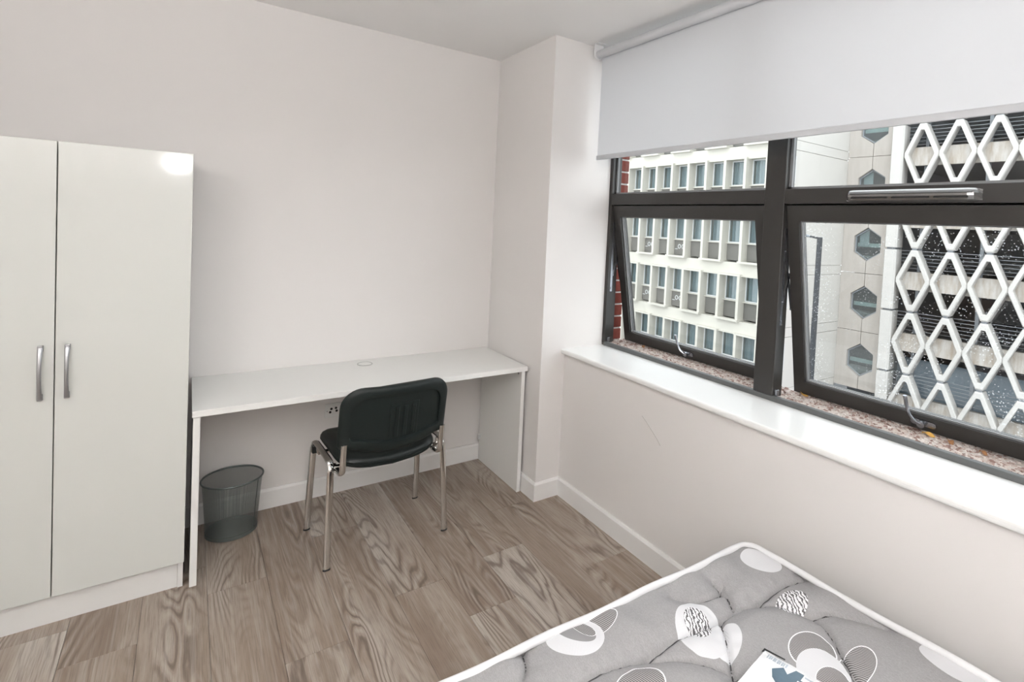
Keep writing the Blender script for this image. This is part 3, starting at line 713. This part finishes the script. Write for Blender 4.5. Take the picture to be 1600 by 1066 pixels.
def ell(c_, p1, p2, off=(0, 0)):
    c0 = np.array(px_plane(*c_)); e1 = np.array(px_plane(*p1))-c0; e2 = np.array(px_plane(*p2))-c0
    I = np.linalg.inv(np.array([e1, e2]).T); c0 = c0+np.array(off)
    d = T.vec('SUBTRACT', g, (float(c0[0]), float(c0[1]), 0))
    a = T.vec('DOT_PRODUCT', d, (float(I[0,0]), float(I[0,1]), 0)); b = T.vec('DOT_PRODUCT', d, (float(I[1,0]), float(I[1,1]), 0))
    return T.math('SQRT', T.math('ADD', T.math('MULTIPLY', a, a), T.math('MULTIPLY', b, b)))
def inside(e, k=1.0): return T.math('LESS_THAN', e, k)
def rim(e): return T.math('COMPARE', e, 1.0, .028)
# print list: (kind, centre, axis end 1, axis end 2) in photo layout
prints = [
 ('white2', Zm(640,738), Zm(668,885), Zm(748,715)),
 ('white', Zm(455,662), Zm(605,855), Zm(592,572)),
 ('hatch', Zm(425,622), Zm(515,710), Zm(480,560)),
 ('hatch', Zm(1120,470), Zm(1235,490), Zm(1085,552)),
 ('white', Zm(890,185), Zm(1045,235), Zm(865,258)),
 ('stripe', Zm(1270,860), Zm(1100,800), Zm(1310,735)),
 ('stripe', (1340,1042), (1368,1050), (1350,1016)),
 ('white', (1287,1056), (1332,1072), (1290,1023)),
 ('stripe', (1302,1071), (1330,1080), (1306,1050)),
 ('stripe', (938,975), (962,958), (948,989)),
 ('white', (898,996), (944,1004), (890,1029)),
 ('grey', (900,991), (931,1000), (897,1006)),
 ('stripe', (912,985), (930,996), (918,978)),
 ('white', (1490,1040), (1545,1075), (1470,1052)),
 ('stripe', (1000,1082), (1040,1078), (1003,1045)),
 ('white', (1420,1150), (1500,1180), (1440,1110)),
 ('stripe', (700,1150), (760,1160), (720,1110)),
]
for kind, c_, p1, p2, off in [(*q, (0, 0)) for q in prints] + [(*q, o_) for o_ in OFFS for q in prints[:4]+prints[5:10]]:
    e = ell(c_, p1, p2, off)
    src = {'white': white, 'white2': (.72,.72,.74), 'hatch': hatched, 'stripe': striped, 'grey': (.28, .275, .28)}[kind]
    col = T.mix(inside(e), col, src)
    if kind == 'stripe': col = T.mix(rim(e), col, (.84, .84, .86))
T.set(col, .9, spec=.15); T.bump(T.math('ADD', fine, fine2), .25, .001)
M['damask'] = T.m
tp = mk('top_panel', verts, faces, M['damask'], mt, smooth=True)
thread_shade.build('stitch_shade', simple('thread_crease_shade', (.075,.073,.076), .9), mt)
# outline of the mattress for border and piping
def outline(ins, z, wob=0):
    pts = []
    for (a, b, s0) in ((BWD-RC, RC, -90), (BWD-RC, BLN-RC, 0), (RC, BLN-RC, 90), (RC, RC, 180)):
        for q in range(7):
            an = math.radians(s0+90*q/6); pts.append((a+(RC-ins)*math.cos(an), b+(RC-ins)*math.sin(an)))
    out = []
    for i in range(len(pts)):
        a = Vector(pts[i]); b = Vector(pts[(i+1) % len(pts)]); n = max(1, int((b-a).length/.04))
        for k in range(n):
            q = a.lerp(b, k/n); out.append(bed_pt(q.x, q.y, z + (wob*.003*math.sin(q.x*17+q.y*13))))
    return out
m = MB(); m.ring([outline(.004, MZ-.004), outline(-.004, MZ-.03), outline(-.006, MZ-.10), outline(-.004, .33), outline(.004, .302)], close=False, cap=False); m.f.append(tuple(len(m.v)-1-i for i in range(len(outline(0,0)))))
m.build('border', M['damask'], mt, smooth=True)
MB().tube(outline(.002, MZ+.001, 1), .0105, 10, closed=True).build('piping', M['piping'], mt, smooth=True)
MB().tube(outline(.002, .309, 1), .0085, 8, closed=True).build('piping', M['piping'], mt, smooth=True)
# plastic packet lying on the mattress
def px_z(u, v, z):
    R = cam.rotation_euler.to_matrix(); d = R @ Vector(((u-800-68.19)/823.498, -(v-533+153.8)/823.498, -1)); c = Vector(cam.location)
    t = (z-c.z)/d.z; p = c+d*t; return Vector((p.x, p.y, 0))
PZ0, PZ1 = MZ+.013, MZ+.030
k0 = px_z(1195, 1013, PZ1); k1 = px_z(1290, 1066, PZ1); k2 = px_z(1148, 1066, PZ1)
e1 = (k1-k0).normalized(); e2 = (k2-k0); e2 = (e2 - e1*e2.dot(e1)).normalized()
PL, PWD = .30, .24
pk = tag(empty('printed_packet', (k0.x+e1.x*.15+e2.x*.12, k0.y+e1.y*.15+e2.y*.12, PZ0)), 'white plastic packet with blue printed label lying on the mattress', 'packet')
def kp(a, b, z): q = k0+e1*a+e2*b; return (q.x, q.y, z)
sk = (k2-k0).dot(e1)/(k2-k0).dot(e2)
rnd_ = random.Random(2)
nA, nB = 20, 16; vv = []
for top in (1, 0):
    for j in range(nB+1):
        for i in range(nA+1):
            a, b = PL*i/nA, PWD*j/nB; aa = a+sk*b*.9; ed = min(i, nA-i, j, nB-j)
            z = (PZ1-(.006 if ed == 0 else .0015 if ed == 1 else 0)+rnd_.uniform(-.0008,.0008)) if top else PZ0+.002
            vv.append(kp(aa, b, z))
n_ = nA+1; ff = [(j*n_+i, j*n_+i+1, (j+1)*n_+i+1, (j+1)*n_+i) for j in range(nB) for i in range(nA)]
o2 = n_*(nB+1); ff += [tuple(o2+q for q in f[::-1]) for f in ff]
bl_ = [i for i in range(n_)] + [j*n_+nA for j in range(1, nB+1)] + [nB*n_+i for i in range(nA-1, -1, -1)] + [j*n_ for j in range(nB-1, 0, -1)]
ff += [(bl_[i], bl_[(i+1) % len(bl_)], o2+bl_[(i+1) % len(bl_)], o2+bl_[i]) for i in range(len(bl_))]
M['packet'] = simple('packet_white_film', (.86, .87, .89), .12, var=.03, scale=25)
mk('sleeve', vv, ff, M['packet'], pk, smooth=False)
M['ink'] = simple('blue_grey_ink', (.075, .125, .17), .3, var=.2, scale=60); M['inkl'] = simple('pale_ink', (.45, .50, .56), .3); M['whiteink'] = simple('white_ink', (.85,.88,.9), .3)
def flat(name, poly, dz, mat): return MB().prism(poly, lambda a, b, d: kp(a+sk*b*.9, b, d), PZ1-.0005, PZ1+dz).build(name, mat, pk)
flat('printed_label', [(.040,.052),(.058,.030),(.072,.044),(.082,.018),(.100,.018),(.100,.040),(.24,.040),(.24,.085),(.062,.085),(.050,.074)], .0014, M['ink'])
flat('label_bar', [(.064,.090),(.24,.090),(.24,.104),(.066,.104)], .0013, M['ink'])
for q in range(3): flat('label_stripe', [(.104+.012*q, .022+.005*q), (.24, .022+.005*q), (.24, .0245+.005*q), (.104+.012*q, .0245+.005*q)], .0016, M['inkl'])
fr_ = [(.096,.046),(.22,.046),(.22,.049),(.099,.049),(.099,.066),(.096,.066)]
flat('label_frame', fr_, .0019, M['whiteink'])
for r_, ys in enumerate((.070, .077, .094)):
    x_ = .085+.01*r_
    while x_ < .21:
        L_ = rnd_.uniform(.006, .016); flat('print_line', [(x_, ys), (x_+L_, ys), (x_+L_, ys+.0035), (x_, ys+.0035)], .0019, M['whiteink']); x_ += L_+.003
for q in range(10): flat('code_bar', [(.016+.0048*q, .014), (.016+.0048*q+.0022*(1+q % 2)*.7, .014), (.016+.0048*q+.0022*(1+q % 2)*.7, .026), (.016+.0048*q, .026)], .0014, M['inkl'])
flat('dark_corner', [(.0,.002),(.05,.0005),(.05,.0025),(.004,.006),(.003,.014),(.0,.016)], .0012, M['black'])

# ------------------------------------------------------------------ added lights, unseen behind the camera, to brighten the room
PX_, PY_, PZ_ = -1.55, -3.85, 2.22
cl_ = tag(empty('fill_drum', (PX_, PY_, H)), 'added white opal drum as fill light behind the viewpoint', 'fill light')
m = MB(); m.ring(lathe([(.05, H-.001), (.05, H-.02), (.012, H-.03)], 24, 1, 1, PX_, PY_), close=False, cap=True); m.build('ceiling_rose', M['white_plastic'], cl_)
MB().tube([(PX_, PY_, H-.02), (PX_, PY_, PZ_+.17)], .004, 8).build('cord', M['white_plastic'], cl_)
m = MB(); m.ring(lathe([(.02, PZ_+.17), (.24, PZ_+.165), (.25, PZ_+.155), (.25, PZ_+.01), (.24, PZ_), (.02, PZ_-.004)], 40, 1, 1, PX_, PY_), close=False, cap=True)
m.build('shade', emit('fill_drum_glow', (1, .995, .985), FILL_DRUM), cl_)
ux, uy = -2.45, -3.50
ul = tag(empty('fill_uplight', (ux, uy, 0)), 'added slim uplighter as unseen fill light by the left wall', 'floor lamp')
m = MB(); m.ring(lathe([(.14, 0), (.14, .015), (.12, .022), (.015, .03)], 32, 1, 1, ux, uy), close=False, cap=True); m.build('base', M['handle'], ul)
MB().tube([(ux, uy, .02), (ux, uy, 1.54)], .012, 12).build('pole', M['handle'], ul)
m = MB(); m.ring(lathe([(.02, 1.53), (.10, 1.56), (.17, 1.64), (.165, 1.64), (.095, 1.568), (.02, 1.54)], 32, 1, 1, ux, uy), close=False); m.build('bowl', M['white_plastic'], ul)
m = MB(); m.ring(lathe([(.02, 1.602), (.125, 1.602), (.125, 1.608), (.02, 1.608)], 32, 1, 1, ux, uy), close=False, cap=True); m.build('diffuser', emit('fill_uplight_glow', (1, .995, .985), FILL_UPLIGHT), ul)
wl = tag(empty('highlight_light', (-1.735, YF, 2.01)), 'added small oval light behind the viewpoint for the wardrobe door highlight', 'highlight light')
m = MB(); m.ring([[(-1.735+.135*r*math.cos(2*math.pi*k/32), YF+d, 2.01+.092*r*math.sin(2*math.pi*k/32)) for k in range(32)] for r, d in ((1,.001),(1,.03),(.9,.036))], close=False, cap=True); m.build('lamp_base', M['white_plastic'], wl)
m = MB(); m.ring([[(-1.735+.135*r*math.cos(2*math.pi*k/32), YF+d, 2.01+.092*r*math.sin(2*math.pi*k/32)) for k in range(32)] for r, d in ((.86,.037),(.80,.055),(.55,.07),(.02,.075))], close=False, cap=True); m.build('diffuser', emit('highlight_glow', (1,.99,.97), HIGHLIGHT_LAMP), wl)

# ================================================================== OUTSIDE
GZ = -7.4
struct(box('ground', 1.2, 60, -45, 60, GZ-.3, GZ, M['asphalt']))
TH = .04; CD = (math.sin(TH), -math.cos(TH))
# ---- office block with rows of small windows
OX, OY, PT = 21.97, 20.827, 1.234
ob = tag(empty('office_building', (OX, OY, GZ), -math.pi/2), 'cream concrete office block with rows of small recessed windows', 'building')
I0, I1 = -5, 7; A0 = I0*PT-.26; A1 = 9.60
def lo(v, z=0): return v-GZ
def ob_box(name, a0, a1, b0, b1, z0, z1, mat, parent=None): return MB().box(a0, a1, b0, b1, z0-GZ, z1-GZ).build(name, mat, parent or ob, local=True)
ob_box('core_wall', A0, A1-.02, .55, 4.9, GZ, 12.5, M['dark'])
ew = ob_box('end_wall', A1-.02, A1, -.45, 4.95, GZ, 12.5, M['mortar'])
# end wall panels, one pair per floor
for j in range(-3, 3):
    zt = 2.66+3*j
    for z0, z1, nm in ((zt-2.52, zt-.015, 'wall_panel'), (zt+.01, zt+.46, 'band_panel')):
        MB().box(A1, A1+.06, .02, 4.93, max(z0, GZ)-GZ, z1-GZ).build(nm, M['concrete2'], ew, local=True)
MB().box(A1-.22, A1+.07, -.50, -.02, 0, 12.5-GZ).build('corner_pier', M['concrete2'], ob, local=True)
proto = {}
def piece(key, name, mk_fn, mat, parent, loc):
    if key not in proto:
        o = mk_fn().build(name, mat, parent, local=True); proto[key] = o.data
    else: o = bpy.data.objects.new(name, proto[key]); link(o, parent)
    o.location = loc; return o
def ring_frame(w_, h_, t_, d_):
    m = MB(); m.box(0, w_, 0, d_, h_-t_, h_); m.box(0, w_, 0, d_, 0, t_); m.box(0, t_, 0, d_, t_, h_-t_); m.box(w_-t_, w_, 0, d_, t_, h_-t_); return m
def curtain_mesh(seed, w_, h_):
    r = random.Random(seed); m = MB(); n = 30; top = []; bot = []; ph = r.uniform(0, 6)
    gap0 = r.uniform(.3, .7)
    for k in range(n+1):
        x = w_*k/n; y = .03*math.sin(k*1.9+ph)+.02*math.sin(k*.7+ph*2); top.append((x, y, h_)); bot.append((x, y, 0))
    m.v = top+bot; m.f = [(k, k+1, n+1+k+1, n+1+k) for k in range(n)]
    return m
for j in range(-1, 5):
    zt = 5.28-3*j
    ob_box('spandrel_band', A0, A1-.02, -.36, .5, zt-2.92, zt-2.24, M['concrete'])
    for i in range(I0, I1+1):
        a = i*PT; z = zt-GZ
        prot = (i+j) % 2 == 1
        fd = .66 if prot else .60
        piece(('fin', 0), 'fin', lambda: MB().box(0, .15, -.44, .50, -2.24, .08), M['concrete'], ob, (a-.21, 0, z))
        wf = piece(('wf',), 'window_frame', lambda: ring_frame(1.084, 1.30, .055, .07), M['upvc'], ob, (a-.06, 0, z-1.23))
        piece(('pane',), 'window_pane', lambda: MB().box(.05, 1.034, .03, .036, .05, 1.25), M['farglass'], wf, (0, 0, 0))
        cv = random.randrange(4)
        piece(('cur', cv), 'curtain', lambda: curtain_mesh(cv, 1.01, 1.22), M['curtain'], wf, (.035, .19+.05*random.random(), .03))
        pn = piece(('panel',), 'infill_panel', lambda: MB().box(.01, 1.074, -.06, .1, .05, .90), M['aggregate'], ob, (a-.06, 0, z-2.20))
        piece(('sill',), 'window_sill', lambda: MB().box(0, 1.084, -.16, .1, -.05, 0), M['concrete'], ob, (a-.06, 0, z-1.23))
        if prot:
            piece(('ledge',), 'ledge', lambda: MB().box(-.18, 1.26, -.62, -.30, -.10, 0).box(-.15,0,-.54,-.441,0,2.23).box(1.084,1.234,-.54,-.441,0,2.23), M['concrete'], ob, (a-.06, 0, z-2.16))
            piece(('hood',), 'hood', lambda: MB().box(-.16, 1.245, -.56, -.30, 0, .09), M['concrete'], ob, (a-.06, 0, z+.07))
        else:
            piece(('lintel',), 'lintel', lambda: MB().box(0, 1.084, -.42, -.2, 0, .05), M['concrete'], ob, (a-.06, 0, z+.07))
        if (j, i) in ((1,0),(1,2),(2,0),(2,2)):
            def orn():
                m = MB()
                for cx in (.40, .68): m.tube([(cx+.095*math.cos(q), -.075, .10+.115*math.sin(q)) for q in [2*math.pi*k/20 for k in range(20)]], .022, 6, closed=True, up=(0,1,0))
                m.box(.08, .27, -.085, -.06, -.07, -.035); return m
            piece(('orn',), 'ring_mark', orn, M['upvc'], pn, (0, 0, .45))
# ---- stair tower with hexagonal windows
TX, TY = 26.92, 9.966; AN = math.atan2(CD[1], CD[0])
tw = tag(empty('stair_tower', (TX, TY, GZ), AN), 'stained concrete stair tower with a column of hexagonal windows', 'building')
hw, hh, hs = .64, .855, .42; WT0, WT1 = -1.19, .985
loc3 = lambda a, z, b: (a, b, z)
MB().box(WT0, WT1, 1.6, 1.9, 0, 14-GZ).build('core_wall', M['dark'], tw, local=True)
hexpts = [(0,hh),(hw,hs),(hw,-hs),(0,-hh),(-hw,-hs),(-hw,hs)]
hexg = glass('hexagon_glass_pane', (.82,.86,.86), 2.0); M['hexint'] = simple('tower_interior', (.30,.32,.32), .9)
for j in range(-1, 5):
    zc = 7.308-3*j-GZ; g_ = .012
    for sd, (e0) in ((-1, WT0), (1, WT1)):
        poly = [(e0, -1.5+g_), (sd*g_, -1.5+g_), (sd*g_, -hh-.01), (sd*hw, -hs), (sd*hw, hs), (sd*g_, hh+.01), (sd*g_, 1.5-g_), (e0, 1.5-g_)]
        piece(('tp', sd), 'wall_panel', lambda: MB().prism(poly, loc3, 0, .30), M['tower'], tw, (0, 0, zc))
    def hexring():
        m = MB(); s1, s2 = .985, .90
        m.ring([[(x*s, b, z*s) for x, z in hexpts] for s, b in ((s1,.16),(s2,.16),(s2,.24),(s1,.24))], close=True); return m
    hf = piece(('hf',), 'hexagon_frame', hexring, M['rail'], tw, (0, 0, zc))
    piece(('hp',), 'hexagon_pane', lambda: MB().prism([(x*.92, z*.92) for x, z in hexpts], loc3, .195, .205), hexg, hf, (0, 0, 0))
    piece(('hb',), 'stair_rail', lambda: MB().box(-.62, .62, .40, .46, -.22, -.02), simple('stair_rail_green', (.42,.52,.51), .6), hf, (0, 0, .04*(j % 3)))
    piece(('hi',), 'stair_landing', lambda: MB().box(-1.0, 1.0, .5, 1.55, -.75, -.60), M['hexint'], hf, (0, 0, 0))
    if j in (1, 2): piece(('hc',), 'blind_strip', lambda: MB().box(-.5, -.05, .34, .36, -.1, .72), M['curtain'], hf, (0, 0, 0))
MB().box(WT0, WT1, .31, .34, 0, 14-GZ).build('panel_backing', M['tower'], tw, local=True) if False else None
MB().box(WT0, WT1, -.5, .0, 0, GZ*-1-6.35).build('base_ledge', M['tower'], tw, local=True)
# ---- car park with diamond lattice
LX, LY, LS = 26.753, 8.409, 1.415
cpk = tag(empty('car_park', (LX, LY, GZ), AN), 'multi-storey car park clad in white concrete diamond lattice', 'building')
NL = 9
def diamond():
    # front outline, truncated at joints and sides
    def outl(ins, sq=0):
        W2, H2 = .704-ins*1.12, 1.455-ins*1.9; tw_, ts = max(.02, .135-ins*.42), max(.012, .10-ins*.45)
        return [(-tw_, H2), (tw_, H2), (W2, ts), (W2, -ts), (tw_, -H2), (-tw_, -H2), (-W2, -ts), (-W2, ts)]
    m = MB(); L_ = []
    for ins, b in ((.03, 0), (.0, .05), (.0, .55), (.135, .55), (.165, .05), (.150, 0)):
        L_.append([(x, b, z) for x, z in outl(ins)])
    m.ring(L_, close=True); return m
for j in range(-1, 5):
    zj = 7.197-3*j
    zc = zj-1.5-GZ
    for k in range(NL): piece(('dia',), 'lattice_panel', diamond, M['lattice'], cpk, ((k+.5)*LS, -.20, zc))
    for k in range(NL):
        piece(('pin',), 'joint_block', lambda: MB().box(-.10, .10, .05, .30, -.055, .055), M['dark'], cpk, ((k+.5)*LS, -.20, zj-GZ))
    # spandrel beam, floor slab, guard rails and posts of each deck
    MB().box(-.3, NL*LS, .30, .55, zc-.47, zc+.40).build('spandrel_beam', M['spandrel'], cpk, local=True)
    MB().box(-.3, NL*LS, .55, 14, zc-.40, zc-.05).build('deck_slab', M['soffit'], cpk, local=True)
    for q in range(6): MB().box(-.3, NL*LS, .50, .53, zc+.55+.17*q, zc+.575+.17*q).build('guard_rail', M['rail'], cpk, local=True)
    for k in range(5):
        MB().box(.62+2.4*k, .76+2.4*k, .62, .78, zc+.40, zc+2.6).build('post', M['rail'], cpk, local=True)
    pier_g = .10
    piece(('pier',), 'edge_pier', lambda: MB().prism([(-.56,.10),(-.50,0),(-.08,0),(-.02,.10),(-.02,.75),(-.56,.75)], lambda a, b, d: (a, b-.30, d), -1.5+pier_g/2, 1.5-pier_g/2), M['lattice'], cpk, (0, 0, zc))
    piece(('pierj',), 'pier_joint', lambda: MB().box(-.46, -.10, -.18, .4, -.06, .06), M['dark'], cpk, (0, 0, zj-GZ))
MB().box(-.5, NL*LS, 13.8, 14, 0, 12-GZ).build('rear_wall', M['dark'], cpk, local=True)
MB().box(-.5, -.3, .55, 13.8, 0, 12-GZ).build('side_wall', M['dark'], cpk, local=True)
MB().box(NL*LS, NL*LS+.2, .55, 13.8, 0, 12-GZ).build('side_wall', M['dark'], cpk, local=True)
MB().box(-.28, NL*LS-.1, 1.6, 1.75, 0, -4.30-GZ).build('blue_partition', M['bluewall'], cpk, local=True)
# ---- street lamp
sl = tag(empty('street_lamp', (16.05, 6.537, GZ)), 'tall grey street lamp with a short bent arm outside the window', 'street lamp')
m = MB(); m.ring([[(r*math.cos(2*math.pi*k/16), r*math.sin(2*math.pi*k/16), z) for k in range(16)] for r, z in ((.16,0),(.16,1.4),(.105,1.5),(.095,5),(.085,1.56-GZ))], close=False, cap=True)
m.build('pole', M['lampgrey'], sl, local=True, smooth=False)
ax_, ay_ = 15.496-16.05, 6.93-6.537
MB().tube([(0, 0, 1.52-GZ), (ax_*.5, ay_*.5, 1.575-GZ), (ax_, ay_, 1.63-GZ)], .035, 10).build('arm', M['lampgrey'], sl, local=True)
m = MB(); d = Vector((ax_, ay_, .10)).normalized(); s0 = Vector((ax_*.55, ay_*.55, 1.585-GZ))
m.tube([s0, s0+d*.15, s0+d*.40, s0+d*.52], .075, 10, rx=.045); m.build('lamp_head', M['rail'], sl, local=True)
